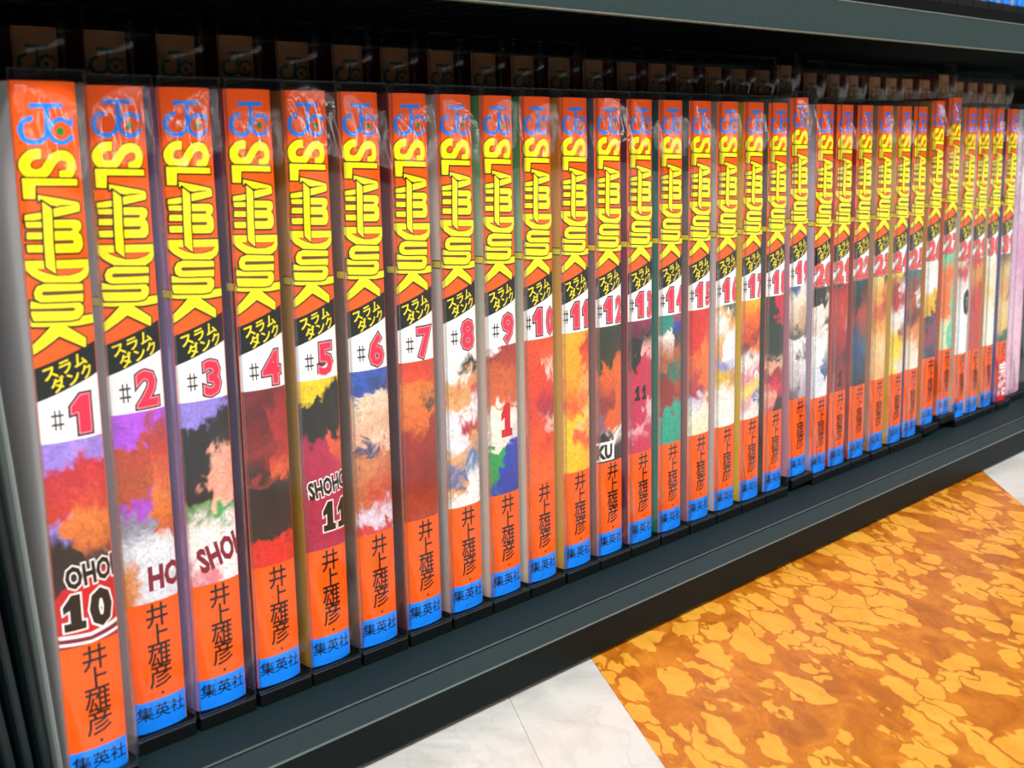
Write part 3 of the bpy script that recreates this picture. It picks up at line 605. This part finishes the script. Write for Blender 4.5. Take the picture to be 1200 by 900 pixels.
def marble_amber():
    m = bpy.data.materials.new('amber_marble'); m.use_nodes = True; nt = m.node_tree; b = nt.nodes['Principled BSDF']
    t = nt.nodes.new('ShaderNodeTexCoord'); mp = nt.nodes.new('ShaderNodeMapping')
    mp0 = nt.nodes.new('ShaderNodeMapping'); mp0.inputs['Rotation'].default_value = (0, 0, math.radians(-54)); mp.inputs['Scale'].default_value = (0.55, 1.0, 1)
    nt.links.new(t.outputs['Object'], mp0.inputs['Vector']); nt.links.new(mp0.outputs[0], mp.inputs['Vector'])
    n2 = noise(nt, 26, 4, mp.outputs[0], 0.6); mx = nt.nodes.new('ShaderNodeMix'); mx.data_type = 'VECTOR'; mx.inputs['Factor'].default_value = 0.045
    nt.links.new(mp.outputs[0], mx.inputs['A']); nt.links.new(n2.outputs['Color'], mx.inputs['B'])
    v = nt.nodes.new('ShaderNodeTexVoronoi'); v.feature = 'DISTANCE_TO_EDGE'; v.inputs['Scale'].default_value = 88; v.inputs['Randomness'].default_value = 1.0
    vc = nt.nodes.new('ShaderNodeTexVoronoi'); vc.inputs['Scale'].default_value = 88
    nt.links.new(mx.outputs['Result'], v.inputs['Vector']); nt.links.new(mx.outputs['Result'], vc.inputs['Vector'])
    s = nt.nodes.new('ShaderNodeSeparateXYZ'); nt.links.new(vc.outputs['Color'], s.inputs[0])
    big = noise(nt, 16, 3, mp.outputs[0], 0.5, 0.6)
    rad = mth(nt, 'ADD', mth(nt, 'ADD', mth(nt, 'MULTIPLY', s.outputs[0], 0.46), 0.30), mth(nt, 'MULTIPLY', mth(nt, 'SUBTRACT', big.outputs['Fac'], 0.47), 0.9))
    q = mth(nt, 'DIVIDE', mth(nt, 'SUBTRACT', rad, vc.outputs['Distance']), 0.05)
    q = mth(nt, 'MINIMUM', q, mth(nt, 'DIVIDE', mth(nt, 'SUBTRACT', v.outputs['Distance'], 0.018), 0.03))
    q = mth(nt, 'MINIMUM', mth(nt, 'MAXIMUM', q, 0.0), 1.0)
    fine = noise(nt, 90, 5, mp.outputs[0], 0.65, 1.0)
    gr = ramp(nt, [(0.30, (150, 78, 12)), (0.52, (184, 106, 22)), (0.72, (204, 130, 38))]); nt.links.new(fine.outputs['Fac'], gr.inputs[0])
    pb = ramp(nt, [(0.30, (208, 140, 38)), (0.70, (226, 164, 62))]); nt.links.new(fine.outputs['Fac'], pb.inputs[0])
    m2 = nt.nodes.new('ShaderNodeMix'); m2.data_type = 'RGBA'; nt.links.new(q, m2.inputs['Factor']); nt.links.new(gr.outputs[0], m2.inputs['A']); nt.links.new(pb.outputs[0], m2.inputs['B'])
    # dark hairlines between some pebbles
    hl = nt.nodes.new('ShaderNodeMapRange'); hl.inputs['From Max'].default_value = 0.02; hl.inputs['To Min'].default_value = 0.8; nt.links.new(v.outputs['Distance'], hl.inputs['Value'])
    sv = nt.nodes.new('ShaderNodeVectorMath'); sv.operation = 'SCALE'; nt.links.new(m2.outputs['Result'], sv.inputs[0]); nt.links.new(hl.outputs[0], sv.inputs['Scale'])
    nt.links.new(sv.outputs[0], b.inputs['Base Color']); b.inputs['Roughness'].default_value = 0.30
    return m
AMB, WM = marble_amber(), marble_white(0)
bm = bmesh.new(); box(bm, -3, 4, -5, 0.6, FZ - 0.02, FZ - 0.0006)
fl = structure(link('floor', mesh('floor', bm, [mat('floor_grout', (176, 172, 160), 0.8)])))
# tile edges measured on the floor plane: two slanted joints and their continuations
def ln(a, b, y): k = (y - a[1]) / (b[1] - a[1]); return a[0] + (b[0] - a[0]) * k
J0 = ((0.1463, -0.032), (0.0942, -0.1043)); J1 = ((0.1924, -0.0307), (0.1403, -0.103)); J2 = ((0.5477, -0.0333), (0.4923, -0.0775))
yT, yB = 0.05, -0.62
def tile(p, m):
    b2 = bmesh.new(); g = 0.0002
    lo = [b2.verts.new((x, y, FZ - 0.0006)) for x, y in p]; hi = [b2.verts.new((x, y, FZ)) for x, y in p]
    b2.faces.new(hi); n = len(p)
    for i in range(n): b2.faces.new((lo[i], lo[(i+1) % n], hi[(i+1) % n], hi[i]))
    bmesh.ops.recalc_face_normals(b2, faces=b2.faces[:])
    return link('tile', mesh('tile', b2, [m]), fl)
g = 0.0001
def quad(La, Lb, m, y0=yB, y1=yT):
    tile([(ln(*La, y0) + g, y0), (ln(*Lb, y0) - g, y0), (ln(*Lb, y1) - g, y1), (ln(*La, y1) + g, y1)], m)
Jm = ((-0.35, 0), (-0.65, -0.5)); J3 = ((0.95, -0.03), (0.62, -0.32)); J4 = ((2.2, 0), (1.9, -0.4))
quad(Jm, J0, marble_white(2)); quad(J0, J1, WM); quad(J1, J2, AMB); quad(J2, J3, marble_white(1)); quad(J3, J4, WM)
tile([(-3, -5), (4, -5), (4, yB - g), (-3, yB - g)], WM)
